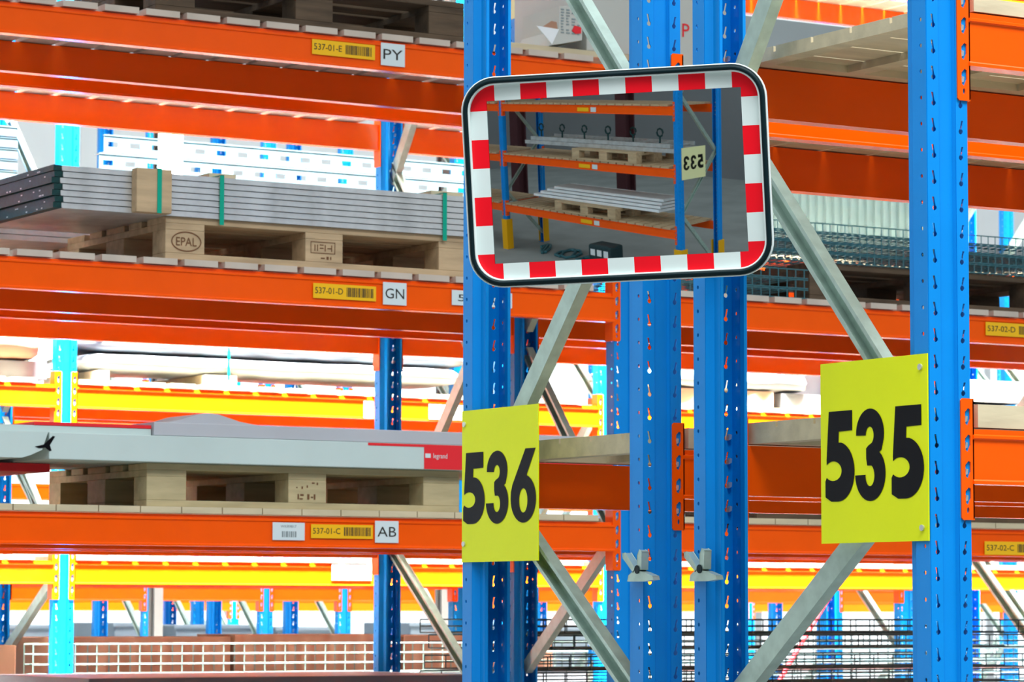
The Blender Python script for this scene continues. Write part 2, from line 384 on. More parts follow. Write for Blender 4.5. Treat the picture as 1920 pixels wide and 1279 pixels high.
# ---- spring clips on the two middle posts
def clip(px_, py_, label):
    p = at(px_, py_, 'X', XA-.0185); t = thing('spring_clip', label, 'clip', p, 'spring clips on the middle posts')
    def plate(pts): return MB().prism(pts, p, (0, -1, 0), (0, 0, 1), (.016, 0, 0))
    obj('jaw', plate([(-.03, -.002), (-.006, .010), (.03, .004), (.062, -.004), (.065, -.012), (.03, -.015), (-.034, -.015)]), GALV, t, bevel=.001)
    obj('handle', plate([(-.012, .004), (-.05, .034), (-.053, .045), (-.042, .046), (-.005, .013)]), GALV, t, bevel=.001)
    obj('handle', plate([(.004, .006), (.004, .040), (.012, .052), (.022, .048), (.020, .010)]), GALV, t, bevel=.001)
    obj('spring', MB().cyl(p+Vector((-.002, -.004, .010)), (1, 0, 0), .009, .018), RUB, t)
clip(1193, 1077, 'grey metal spring clip on the middle post nearer the 536 sign')
clip(1310, 1076, 'grey metal spring clip on the rear post of the 535 frame')

# ------------------------------------------------------------------ convex mirror
MR = 4.2
MC = Vector((0, 0, EYE)) + ray(1156, 330)*6.25
MN = (-(ray(1156, 330)).normalized() + RT*(-.106)).normalized()
def make_mirror():
    U = (RT*math.cos(.052) - DN*math.sin(.052)); U = (U - MN*U.dot(MN)).normalized(); V = MN.cross(U)
    if V.z < 0: V = -V
    t = thing('convex_mirror', 'convex safety mirror with red and white border and black rim', 'mirror', MC - V*.2)
    sag = lambda a, b: -(a*a+b*b)/(2*MR)
    P = lambda a, b, h=0.: MC + U*a + V*b + MN*(sag(a, b)+h)
    gw, gh, ow, oh, rc = .243, .1555, .277, .187, .052
    def grid(x0, x1, y0, y1, nx, ny, h=0.):
        mb = MB(); mb.v = [P(x0+(x1-x0)*i/nx, y0+(y1-y0)*j/ny, h) for j in range(ny+1) for i in range(nx+1)]
        mb.f = [(j*(nx+1)+i, j*(nx+1)+i+1, (j+1)*(nx+1)+i+1, (j+1)*(nx+1)+i) for j in range(ny) for i in range(nx)]; return mb
    obj('mirror_glass', grid(-gw-.004, gw+.004, -gh-.004, gh+.004, 64, 44), GLASS, t, smooth=True)
    L = .002; C = .050
    def cells(x0, x1, y0, y1, n, horiz):
        for i in range(n):
            a, b = i/n, (i+1)/n
            g = grid(x0+(x1-x0)*a, x0+(x1-x0)*b, y0, y1, 4, 3, L) if horiz else grid(x0, x1, y0+(y1-y0)*a, y0+(y1-y0)*b, 3, 4, L)
            q = obj('border_band', g, REDM if i % 2 else WHITEM, t); q['label'] = 'red border band' if i % 2 else 'white border band'
    cells(-ow+C, ow-C, gh, oh, 9, True); cells(-ow+C, ow-C, -oh, -gh, 9, True)
    cells(-ow, -gw, -oh+C, oh-C, 5, False); cells(gw, ow, -oh+C, oh-C, 5, False)
    for sx in (-1, 1):
        for sy in (-1, 1):
            ar = [(ow-rc+rc*math.cos(x*PI/16), oh-rc+rc*math.sin(x*PI/16)) for x in range(9)]
            pts = [(ow, oh-C)] + ar + [(ow-C, oh), (ow-C, gh), (gw, gh), (gw, oh-C)]
            mb = MB(); pts = [(sx*a, sy*b) for a, b in pts]; tr = tessellate_polygon([[Vector((a, b, 0)) for a, b in pts]])
            mb.v = [P(a, b, L) for a, b in pts]; mb.f = [tuple(q) for q in tr]; q = obj('border_corner', mb, REDM, t); q['label'] = 'red border corner'
    def rr(w_, h_, r_, n=10):
        o = []
        for (cx_, cy_, a0) in ((w_-r_, h_-r_, 0), (-w_+r_, h_-r_, 90), (-w_+r_, -h_+r_, 180), (w_-r_, -h_+r_, 270)): o += circ(cx_, cy_, r_, r_, a0, a0+90, n)
        return o
    def ring(sects, m_, name):                         # sects: (extra size, height)
        mb = MB(); n = None
        for (e, h) in sects:
            pl = rr(ow+e, oh+e, rc+e); n = len(pl); mb.v += [MC+U*a+V*b+MN*h for a, b in pl]
        for i in range(len(sects)-1):
            for j in range(n): k_ = (j+1) % n; mb.f.append((i*n+j, i*n+k_, (i+1)*n+k_, (i+1)*n+j))
        return obj(name, mb, m_, t, smooth=True)
    e0 = -.012
    ring([(-.0015, e0-.01), (-.0015, .004), (.0015, .005), (.0025, .002)], WHITEM, 'inner_lip')
    ring([(.002, e0), (.002, .006), (.005, .009), (.010, .006), (.0115, -.001), (.0115, -.02)], RUB, 'rim')
    ring([(.0110, -.022), (.0112, .001), (.0130, .003), (.0145, .0), (.0145, -.022), (.010, -.024)], WHITEM, 'outer_bead')
    sh = MB(); pl = rr(ow+.012, oh+.012, rc+.012); n = len(pl)
    for k_, h in ((1., -.02), (.92, -.045), (.6, -.06)): sh.v += [MC+U*a*k_+V*b*k_+MN*h for a, b in pl]
    for i in range(2):
        for j in range(n): l = (j+1) % n; sh.f.append((i*n+j, i*n+l, (i+1)*n+l, (i+1)*n+j))
    sh.f.append(tuple(range(2*n, 3*n))); obj('back_shell', sh, RUB, t, smooth=True)
    back = MC - MN*.055; tgt = Vector((XA-.004, R1R-.10, back.z))
    a = MB().tube([back, back-MN*.12, tgt], .014, 10); obj('mounting_arm', a, GALV, t)
    obj('post_clamp', MB().box((XA-.012, R1R-.16, back.z-.05), (XA-.003, R1R-.02, back.z+.05)), GALV, t, bevel=.002)
make_mirror()

# ------------------------------------------------------------------ rows 537 / 538
XB = 6.5; XBR = XB+2*HW
R3F, R3R, R4F, R4R = 9.88, 10.605, 10.88, 11.645
frame(XB, R3F, R3R, 'blue rack frame of the 537 row seen behind the 536 sign', [((966, 611), (1075, 839), 1), ((1132, 1039), (979, 1267), -1), ((1000, 590), (985, 625), -1)], hf=3.6)
frame(XB, R4F, R4R, 'blue rack frame behind the 537 trays, left of the 536 post', [((770, 237), (747, 310), -1), ((728, 292), (757, 360), 1), ((865.5, 718), (820, 825), -1), ((745, 1045), (862, 1235), 1)])
XL0 = XB-BAY; XRR = XBR+BAY
for (x, nm) in ((XL0-2*HW, 'left'), (XRR, 'right')):
    frame(x, R3F, R3R, 'blue rack frame closing the %s end of the 537 row' % nm); frame(x, R4F, R4R, 'blue rack frame closing the %s end of the row backing on 537' % nm)
LV = {'E': 3.583, 'D': 2.751, 'C': 1.926, 'B': 1.10}
BM = {}
desc = {('E', 1): 'under the dark pallet at the top left', ('D', 1): 'below the grey steel trays', ('C', 1): 'below the long white carton', ('B', 1): 'below the frame at the left',
        ('E', 2): 'under the large grey cartons', ('D', 2): 'below the black mesh trays at the right', ('C', 2): 'behind the 535 sign', ('B', 2): 'lowest, behind the middle posts'}
for lv, z in LV.items():
    for b, (xa, xb) in ((1, (XL0, XB)), (2, (XBR, XRR))):
        d = desc[(lv, b)]
        for row, (yf, yr) in (('537', (R3F, R3R)), ('backing', (R4F, R4R))):
            rn = '537' if row == '537' else 'second'
            code = '' if row != '537' or lv == 'B' else ' labelled 537-0%d-%s' % (b, lv)
            BM[(row, lv, b, 'f')] = beam(xa, xb, yf, z, 'orange front beam of the %s row%s, %s' % (rn, code, d))
            BM[(row, lv, b, 'r')] = beam(xa, xb, yr, z, 'orange rear beam of the %s row, %s' % (rn, d), facing=1)
            slat_deck(xa, xb, yf-.012, yr+.012, z, 'slatted wooden deck of the %s row, %s' % (rn, d.replace('below', 'beneath')), 'slatted decks of the 537 rows', wd=.146 if lv == 'C' else .124, m=WOODP if lv == 'C' else SLAT)
YO = R3F-.014
def lab(t, kind, x0, x1, ya, yb, s):
    a = at(x0, (ya+yb)/2, 'Y', YO).x; b = at(x1, (ya+yb)/2, 'Y', YO).x; z0 = at((x0+x1)/2, yb, 'Y', YO).z; z1 = at((x0+x1)/2, ya, 'Y', YO).z
    if kind == 'y': barcode(t, a, b, YO+.011, z0, z1, s)
    else: letters(t, a, b, YO+.011, z0, z1, s)
YO = R3F-.008-.0+.0; YO = R3F-.013
def lab(t, kind, x0, x1, ya, yb, s):
    yp = R3F-.008-.0005
    a = at(x0, (ya+yb)/2, 'Y', yp).x; b = at(x1, (ya+yb)/2, 'Y', yp).x; z0 = at((x0+x1)/2, yb, 'Y', yp).z; z1 = at((x0+x1)/2, ya, 'Y', yp).z
    (barcode if kind == 'y' else letters)(t, a, b, yp, z0, z1, s)
E1, D1, C1, D2, C2 = (BM[('537', l, b, 'f')] for l, b in (('E', 1), ('D', 1), ('C', 1), ('D', 2), ('C', 2)))
lab(E1, 'y', 585, 703, 79, 107, '537-01-E'); lab(E1, 'w', 714, 759, 82, 124, 'PY')
lab(D1, 'y', 587, 705, 534, 562, '537-01-D'); lab(D1, 'w', 718, 762, 530, 572, 'GN'); lab(D1, 'w', 847, 960, 547, 575, '537-01')
lab(C1, 'y', 583, 699, 984, 1010, '537-01-C'); lab(C1, 'w', 703, 747, 977, 1018, 'AB')
lab(D2, 'y', 1848, 1965, 607, 632, '537-02-D'); lab(C2, 'y', 1846, 1962, 1016, 1041, '537-02-C')
_y = R3F-.0085; _a = at(511, 996, 'Y', _y).x; _b = at(571, 996, 'Y', _y).x; _z0 = at(541, 1013, 'Y', _y).z; _z1 = at(541, 980, 'Y', _y).z
L = obj('stock_label', MB().box((_a, _y-.0008, _z0), (_b, _y, _z1)), LABW, C1); L['label'] = 'small white barcode label'
text('label_text', 'WKR9817', LABG, L, (_a+.03, _y-.0009, _z0+.042), (1, 0, 0), (0, 0, 1), .009, .06)
mb = MB(); x = _a+.035
for wq in (.006, .003, .008, .004, .007, .003, .006): mb.box((x, _y-.0014, _z0+.010), (x+wq, _y-.0009, _z0+.030)); x += wq+.003
obj('barcode', mb, LABG, L)

# ---- pallets and goods on the 537 row
SL = .021
def pxX(x, y, Y): return at(x, y, 'Y', Y).x
PY0 = R3F+.012
zD, zC, zE = LV['D']+SL, LV['C']+SL, LV['E']+SL
xp = pxX(310, 450, PY0)
p1 = pallet(xp, PY0, zD, 'brown wooden pallet stamped EPAL under the grey steel trays')
xq = pxX(275, 905, PY0)
p3 = pallet(xq, PY0, zC, 'pine pallet under the long white carton', m=mat('pine_wood_new', (.55, .46, .26), .7, bump=.3, bscale=20, var=.25, vscale=5, stretch=(1, 6, 6)))
p4 = pallet(pxX(292, 20, PY0), PY0, zE, 'shade-darkened pallet at the top left above the 537-01-E beam', m=WOODD)
# stamps
def stamp_epal():
    x0 = xp+.0; y = PY0-.0015; z0 = zD+.022; t = [c for c in p1.children if c.name.startswith('block')][0]
    ring = MB(); n = 28; cx_, cz_ = x0+.077, z0+.040
    for i in range(n):
        a, b = 2*PI*i/n, 2*PI*(i+1)/n
        ring.quad(*[(cx_+rx*math.cos(q), y, cz_+rz*math.sin(q)) for rx, rz, q in ((.056, .034, a), (.056, .034, b), (.052, .030, b), (.052, .030, a))])
    obj('stamp_oval', ring, STAMP, t); text('stamp_text', 'EPAL', STAMP, t, (cx_-.038, y, cz_-.014), (1, 0, 0), (0, 0, 1), .028, .076)
    t = [c for c in p1.children if c.name.startswith('block')][3]; x0 = xp+.5275
    r = MB()
    for (a, b, c, d) in ((.02, .03, .115, .032), (.02, .068, .115, .070), (.02, .03, .022, .07), (.113, .03, .115, .07), (.035, .038, .038, .06), (.045, .038, .048, .06), (.055, .058, .07, .061), (.055, .047, .07, .050), (.075, .038, .078, .06), (.085, .047, .1, .050), (.1, .038, .103, .06), (.06, .012, .075, .016), (.082, .010, .09, .02), (.096, .010, .1, .02)):
        r.box((x0+a, y, z0+b), (x0+c, y+.001, z0+d))
    obj('stamp_frame', r, STAMP, t)
    t = [c for c in p3.children if c.name.startswith('block')][3]; x0 = xq+.5275; z0 = zC+.022; r = MB()
    for (a, b, c, d) in ((.035, .012, .04, .03), (.042, .012, .055, .016), (.045, .024, .058, .030), (.072, .012, .08, .03), (.086, .018, .094, .022), (.097, .012, .103, .03), (.03, .05, .034, .054), (.05, .048, .055, .056), (.07, .052, .074, .06), (.09, .066, .1, .07), (.108, .062, .113, .07)):
        r.box((x0+a, y, z0+b), (x0+c, y+.001, z0+d))
    obj('stamp_text', r, STAMP, t)
stamp_epal()

# stack of long perforated trays
zt = zD+.144; xt = pxX(100, 350, PY0-.01); TLEN = XB-.06-xt; TD = .62; NT = 7; TH = .0205
for i in range(NT):
    z = zt+i*TH; dx = (.0, .006, -.004, .003, -.006, .004, 0)[i]
    t = thing('cable_tray', 'long grey steel cable tray, %s of the stack on the EPAL pallet' % ('lowest', 'second from the bottom', 'third from the bottom', 'fourth, in the middle', 'third from the top', 'second from the top', 'topmost')[i], 'cable tray', (xt+dx, PY0-.01, z), 'steel cable trays on the EPAL pallet')
    x0 = xt+dx; x1 = x0+TLEN; y0 = PY0-.01; y1 = y0+TD
    pr = [(-.003, 0), (TD, 0), (TD, .018), (TD-.012, .018), (TD-.012, .015), (TD-.003, .015), (TD-.003, .003), (.003, .003), (.003, .015), (.012, .015), (.012, .018), (.0, .018), (.0, .004), (-.003, .004)]
    obj('tray_body', MB().prism(pr, (x0+.03, y0, z), (0, 1, 0), (0, 0, 1), (TLEN-.03, 0, 0)), TRAY, t)
    obj('tray_end', MB().prism([(.0, 0), (TD, 0), (TD, .0185), (0, .0185)], (x0, y0+.001, z+.0005), (0, 1, 0), (0, 0, 1), (.03, 0, 0)), TRAYD, t)
    b = MB()
    for k in range(4): yy = y0+.05+random.random()*.5; b.box((x0-.001, yy, z+.005), (x0, yy+.010, z+.009))
    obj('bolt_head', b, GALVB, t)
pallet(xp+.1, R4F-.03, LV['D']+.021, 'brown wooden pallet under the second stack of trays, behind the EPAL pallet')
for i in range(5):
    z = zt+i*TH; y0 = R4F-.06
    t = thing('cable_tray', 'long grey steel cable tray, %s in the second stack behind the wooden block' % ('lowest', 'second', 'middle', 'fourth', 'topmost')[i], 'cable tray', (xt+.1, y0, z), 'steel cable trays of the second stack')
    obj('tray_body', MB().prism([(0, 0), (TD, 0), (TD, .018), (TD-.003, .018), (TD-.003, .003), (.003, .003), (.003, .018), (0, .018)], (xt-.25, y0, z), (0, 1, 0), (0, 0, 1), (XB-.08-xt+.25, 0, 0)), TRAY, t)
ztt = zt+NT*TH
xw0 = pxX(256, 350, PY0-.05); xw1 = pxX(322, 350, PY0-.05)
tag(obj('wooden_block', MB().box((xw0, PY0-.052, zt+.001), (xw1, PY0-.011, ztt+.004)), WOOD, bevel=.002), 'light wooden block strapped against the side of the steel trays', 'wood block')
def strap(px_, yfr, label, zlo=0.):
    x = pxX(px_, 360, yfr); t = MB(); w_ = .008
    t.box((x-w_, yfr-.002, zt-zlo), (x+w_, yfr, ztt+.006)); t.box((x-w_, yfr-.002, ztt+.004), (x+w_, PY0+TD, ztt+.006)); t.box((x-w_, PY0+TD-.0, zt-zlo), (x+w_, PY0+TD+.002, ztt+.006))
    tag(obj('packing_strap', t, STRAP), label, 'strap', 'green packing straps')
strap(299, PY0-.053, 'green packing strap over the wooden block on the steel trays'); strap(416, PY0-.0145, 'green packing strap just right of the EPAL stamp', .02); strap(834, PY0-.0145, 'green packing strap beside the 536 post', .02)
for (a, b, lb) in ((380, 430, 'left'), (795, 855, 'right')):
    xa_ = pxX(a, 330, PY0+.1); xb_ = pxX(b, 330, PY0+.1)
    tag(obj('wooden_batten', MB().box((xa_, PY0+.05, ztt+.0065), (xb_, PY0+.55, ztt+.020)), WOODP), 'flat wooden batten on top of the steel trays under the %s strap' % lb, 'wood block')

# long cartons on level C
zc = zC+.144; yc = PY0-.05
xc0 = pxX(92, 860, yc); xc1 = XB-.03; xr0 = pxX(795, 860, yc); hC = .088
t = thing('long_carton', 'long white carton with a red printed end, on the pine pallet', 'carton', (xc0, yc, zc+.001))
obj('carton_body', MB().box((xc0, yc, zc+.001), (xc1, yc+.74, zc+hC)), CARDW, t, bevel=.002)
pr_ = obj('red_end_print', MB().box((xr0, yc-.0012, zc+.002), (xc1-.002, yc-.0002, zc+hC-.001)).box((pxX(690, 845, yc), yc-.0012, zc+hC-.010), (xr0, yc-.0002, zc+hC-.001)), RED, t)
text('print_text', 'legrand', LABW, pr_, (pxX(812, 862, yc), yc-.0014, zc+.035), (1, 0, 0), (0, 0, 1), .022, .056)
obj('print_square', MB().box((pxX(797, 862, yc), yc-.002, zc+.041), (pxX(807, 862, yc), yc-.0013, zc+.056)), LABW, pr_)
obj('torn_hole', MB().prism([(0, .0), (.03, .007), (.062, .036), (.070, .034), (.052, .006), (.058, -.012), (.052, -.014), (.036, -.003), (.015, -.005)], (xc0-.05, yc-.001, zc+.040), (1, 0, 0), (0, 0, 1), (0, .0008, 0)), BLACK, t)
x2 = pxX(285, 820, yc+.02)
t = thing('long_carton', 'flat lilac grey carton lying on top of the long white carton', 'carton', (x2, yc+.01, zc+hC+.001))
obj('carton_body', MB().box((x2, yc+.005, zc+hC+.001), (XB-.04, yc+.33, zc+hC+.045)), CARDL, t, bevel=.002)
x3 = max(XL0+.05, pxX(-60, 850, yc)); x4 = xc0-.004
t = thing('long_carton', 'pale carton with a torn corner and a red top edge, at the left edge', 'carton', (x3, yc, zc))
obj('carton_body', MB().prism([(0, .003), (.0, hC), (x4-x3, hC), (x4-x3-.02, .03), (x4-x3-.06, .012), (x4-x3-.09, .003)], (x3-.0, yc+.001, zc+.0), (1, 0, 0), (0, 0, 1), (0, .74, 0)), CARDW, t)
x5 = pxX(45, 822, yc+.1); x6 = x2-.004
t = thing('long_carton', 'flat white carton with a red lid strip, left of the grey hump', 'carton', (x5, yc+.02, zc+hC+.001))
obj('carton_body', MB().box((XL0+.05, yc+.02, zc+hC+.001), (x6, yc+.33, zc+hC+.022)), CARDW, t)
obj('red_strip', MB().box((x5, yc+.018, zc+hC+.023), (x6, yc+.33, zc+hC+.034)), RED, t)
hx = pxX(365, 815, yc+.15)
tag(obj('plastic_bag', MB().prism([(-.16, 0), (-.1, .012), (-.03, .034), (.0, .038), (.04, .034), (.12, .012), (.2, .0)], (hx, yc+.05, zc+hC+.046), (1, 0, 0), (0, 0, 1), (0, .25, 0)), CARDL, smooth=False), 'grey plastic bag humped on top of the flat carton', 'bag')
x7 = pxX(-80, 893, R3F+.02); x8 = pxX(120, 893, R3F+.02)
tag(obj('red_carton', MB().box((XL0+.04, R3F+.25, zC+.001+.115), (x8+.05, R3F+.7, zC+.143)).box((XL0+.04, R3F+.3, zC+.001), (XL0+.24, R3F+.6, zC+.116)), RED), 'flat red carton under the torn white carton at the left edge', 'carton')

# grey cartons and torn carton on level E, right bay
tag(obj('wooden_plank', MB().box((pxX(905, 90, R3F+.01), R3F+.01, zE+.0005), (pxX(1182, 100, R3F+.01), R3F+.30, zE+.022)), WOODP), 'pale wooden plank on the deck under the torn carton, above the mirror', 'plank')
yg = R3F+.02
def gbox(x0p, x1p, y0, dy, h, m_, label, z=zE):
    a = pxX(x0p, 80, y0); b = pxX(x1p, 80, y0)
    return tag(obj('carton', MB().box((a, y0, z+.001), (b, y0+dy, z+h)), m_, bevel=.003), label, 'carton')
g1 = gbox(1186, 1385, yg, .5, .62, CARDP, 'large pale grey carton with a red letter between the middle posts')
tag(obj('carton', MB().box((pxX(1100, 80, yg), yg, zE+.024), (pxX(1184, 80, yg), yg+.5, zE+.62)), CARDP, bevel=.003), 'tall pale grey carton standing on the plank left of the middle post', 'carton')
text('print_text', 'P', RED, g1, (pxX(1279, 67, yg), yg-.0012, at(1279, 69, 'Y', yg).z), (1, 0, 0), (0, 0, 1), .050)
g2 = gbox(1392, 1760, yg+.02, .5, .225, CARDG, 'long blue grey carton at the top behind the timber deck')
text('print_text', 'K', RED, g2, (pxX(1396, 78, yg), yg+.0188, at(1400, 84, 'Y', yg).z), (1, 0, 0), (0, 0, 1), .052)
zE0 = zE; zE = zE+.023
tc = thing('torn_carton', 'torn white carton printed with grey text and a red logo above the mirror', 'carton', (pxX(1065, 85, R3F), R3F, zE))
ta = pxX(1034, 85, R3F-.0); tb = pxX(1096, 60, R3F); zE -= .0
mb = MB().prism([(0, .0), (.13, .03), (.135, .15), (.10, .155), (.035, .145), (.03, .06)], (ta, R3F, zE+.002), (1, 0, 0), (0, 0, 1), (0, .25, 0)); obj('carton_body', mb, CARDP, tc)
mb = MB().prism([(0, .0), (.03, .058), (-.065, .062), (-.02, .02)], (ta, R3F-.004, zE+.004), (1, 0, 0), (0, 0, 1), (0, .003, 0)); obj('torn_flap', mb, WRAP, tc)
mb = MB().prism([(-.05, .055), (.025, .06), (.022, .085), (.0, .088)], (ta, R3F-.001, zE+.002), (1, 0, 0), (0, 0, 1), (0, .003, 0)); q = obj('inner_flap', mb, CARD, tc); q['label'] = 'brown inner flap'
mb = MB().prism([(0, .01), (.016, .0), (.04, .004), (.04, .026), (.012, .03)], (ta+.085, R3F-.003, zE+.052), (1, 0, 0), (0, 0, 1), (0, .002, 0)); obj('red_logo', mb, RED, tc)
mb = MB()
for i in range(4):
    for j in range(9):
        if random.random() < .8: mb.box((ta+.040+i*.023, R3F-.0015, zE+.05+j*.0105), (ta+.040+i*.023+.016*random.uniform(.5, 1), R3F-.0005, zE+.055+j*.0105))
obj('grey_print', mb, LABG, tc)
zE = zE0
# torn paper hanging on the 537 frame
pa = at(949, 20, 'Y', R3R+.0); mb = MB().box((at(950, 20, 'X', XB-.003).x, at(976, 0, 'X', XB-.003).y, at(962, 35, 'X', XB-.003).z), (XB-.001, at(949, 0, 'X', XB-.003).y, at(962, -20, 'X', XB-.003).z))
tag(obj('paper_sheet', mb, PAPER), 'cream paper sheet taped to the frame beside the 536 post at the top', 'paper')

# ---- wire mesh trays
def mesh_tray(x0, x1, y0, y1, z, h, label, group, m_, sx=.05, ny=4, nz=2, r=.0022):
    t = thing('wire_mesh_tray', label, 'mesh tray', (x0, y0, z), group)
    b = MB(); s1 = MB(); s2 = MB()
    x = x0
    while x <= x1: b.tube([(x, y0, z+r), (x, y1, z+r)], r, 4); s1.tube([(x, y0, z+r), (x, y0, z+h)], r, 4); s2.tube([(x, y1, z+r), (x, y1, z+h)], r, 4); x += sx
    for i in range(1, ny): y = y0+(y1-y0)*i/ny; b.tube([(x0, y, z+2*r), (x1, y, z+2*r)], r, 4)
    for i in range(nz+1): zz = z+r+(h-r)*i/nz; s1.tube([(x0, y0, zz), (x1, y0, zz)], r, 4); s2.tube([(x0, y1, zz), (x1, y1, zz)], r, 4)
    obj('mesh_bottom', b, m_, t); obj('mesh_side', s1, m_, t); obj('mesh_side', s2, m_, t); return t
# level D, right bay: dark pallet with mesh trays; a lower stack to its left
NM = ('lowest', 'second', 'third', 'fourth', 'fifth', 'sixth', 'seventh', 'eighth')
xk = pxX(1512, 560, PY0+.05)
pallet(xk, PY0+.03, zD, 'shade-darkened pallet right of the mesh trays, below the 535 frame brace', m=WOODD)
for i in range(4):
    mesh_tray(pxX(1392, 470, PY0+.1), pxX(1392, 470, PY0+.1)+2.2, PY0+.02, PY0+.55, zD+.146+i*.038, .034, 'dark wire mesh tray on the shade-darkened pallet, %s from the bottom of the stack' % NM[i], 'mesh trays on the 537-02-D beam', WIRET, sx=.035, nz=1)
for i in range(3):
    mesh_tray(XBR+.06, pxX(1506, 540, PY0+.05), PY0+.02, PY0+.5, zD+.002+i*.038, .034, 'dark wire mesh tray lying on the deck left of the pallet, %s from the bottom' % NM[i], 'mesh trays lying on the 537-02 deck', WIRET, sx=.04, nz=1)
# level C, right bay: slabs of dark timber
pallet(pxX(1425, 985, PY0), PY0+.02, zC, 'dark pallet behind the 535 sign on the 537-02-C beam', m=WOODD)
tag(obj('dark_crate', MB().box((pxX(1425, 985, PY0)+1.25, PY0+.1, zC+.001), (pxX(1900, 985, PY0+.1)+.9, PY0+.6, zC+.16)), WOODD), 'dark brown crate on the 537-02-C beam right of the 535 post', 'crate')
# level B, right bay of the second row: black mesh trays, edges catch the bright windows behind
zB = LV['B']+SL
for i in range(7):
    mesh_tray(XBR+.05+.02*(i % 3), XRR-.08, R4F+.03, R4R-.12, zB+.002+i*.062+(0.02 if i > 4 else 0), .056, 'black wire mesh tray at the bottom right, %s from the bottom of its stack' % NM[i], 'black mesh trays at the bottom right', WIREK, sx=.10, nz=2, r=.003)
# long grey lid at the very bottom left
xg0 = pxX(135, 1270, R4F+.1)
tag(obj('flat_grey_box', MB().box((xg0, R4F-.05, 1.122), (XB-.02, R4R+.05, at(500, 1269, 'Y', R4F-.05).z)), GREYM, bevel=.004), 'long dark grey box along the bottom edge, below the mesh basket', 'box')

# ------------------------------------------------------------------ row beyond the aisle (lit by the skylight)
R5F, R5R, R6F, R6R = 13.5, 14.26, 14.47, 15.24
X5 = pxX(105, 740, R5F); X5R = X5+2*HW
z5 = [at(430, y, 'Y', R5F).z for y in (732, 1053)]; L5 = {'low': z5[1], 'mid': z5[0], 'top': z5[0]+(z5[0]-z5[1])}
frame(X5, R5F, R5R, 'bright blue rack frame in the sunlit row at the left edge', [((25, 240), (60, 320), 1), ((0, 770), (20, 820), 1), ((85, 1110), (0, 1240), -1), ((45, 900), (70, 950), 1), ((50, 660), (30, 710), -1)])
X5b = X5R+BAY; X5c = X5b+2*HW+BAY; X5a = X5-BAY-2*HW
frame(X5b, R5F, R5R, 'blue rack frame of the sunlit row, seen between the 536 sign and the middle posts')
frame(X5c, R5F, R5R, 'blue rack frame of the sunlit row beyond the right edge'); frame(X5a, R5F, R5R, 'blue rack frame of the sunlit row beyond the left edge')
BD5 = {}
bays5 = ((X5a+2*HW, X5, 'far left bay'), (X5R, X5b, 'middle bay'), (X5b+2*HW, X5c, 'right bay'))
X6 = at(727, 900, 'Y', R6R).x-HW
frame(X6, R6F, R6R, 'blue rack frame at the back of the sunlit row, mostly hidden by the 536 post'); frame(X6-2*HW-BAY, R6F, R6R, 'blue rack frame behind the sunlit row at the left'); frame(X6+2*HW+BAY, R6F, R6R, 'blue rack frame behind the sunlit row at the right')
for nm, z in L5.items():
    w_ = {'low': 'lowest level', 'mid': 'middle level', 'top': 'upper level', 'high': 'highest level'}[nm]
    for (a, b, bn) in bays5:
        BD5[(nm, bn)] = beam(a, b, R5F, z, 'sunlit orange front beam across the aisle, %s of the %s' % (w_, bn))
        beam(a, b, R5R, z, 'shaded orange rear beam across the aisle, %s of the %s' % (w_, bn), facing=1)
        slat_deck(a, b, R5F-.012, R5R+.012, z, 'sunlit slatted deck across the aisle, %s of the %s' % (w_, bn), 'decks of the sunlit row', m=WOODP)
    for (a, b, bn) in ((X6-BAY, X6, 'left bay'), (X6+2*HW, X6+2*HW+BAY, 'right bay')):
        beam(a, b, R6F, z, 'orange beam back to back with the sunlit row, %s of the %s' % (w_, bn))
        beam(a, b, R6R, z, 'orange beam on the far side of the sunlit row, %s of the %s' % (w_, bn), facing=1)
zh = at(1600, -10, 'Y', R5F).z+.11
for (a, b, bn) in bays5:
    beam(a, b, R5F, zh, 'orange front beam across the aisle, highest level of the %s' % bn); beam(a, b, R5R, zh, 'orange rear beam across the aisle, highest level of the %s' % bn, facing=1)
    slat_deck(a, b, R5F-.012, R5R+.012, zh, 'slatted deck added to shade the goods across the aisle, highest level of the %s' % bn, 'decks of the sunlit row', m=WOODP, wd=.145)  # added deck, keeps the skylight off the goods on the level below
def plab(t, x0, x1, ya, yb, Y, m_, s=None, label='white label'):
    a, b = pxX(x0, ya, Y), pxX(x1, ya, Y); z0 = at(x0, yb, 'Y', Y).z; z1 = at(x0, ya, 'Y', Y).z
    l = obj('paper_label', MB().box((a, Y-.001, z0), (b, Y, z1)), m_, t); l['label'] = label
    if s: text('label_text', s, LABG, l, (a+(b-a)*.12, Y-.0011, z0+(z1-z0)*.25), (1, 0, 0), (0, 0, 1), (z1-z0)*.5, (b-a)*.75)
yb5 = R5F-.0085
plab(BD5[('low', 'middle bay')], 622, 697, 1056, 1088, yb5, LABW); plab(BD5[('mid', 'middle bay')], 682, 700, 752, 784, yb5, LABW); plab(BD5[('mid', 'middle bay')], 804, 870, 758, 786, yb5, LABW)

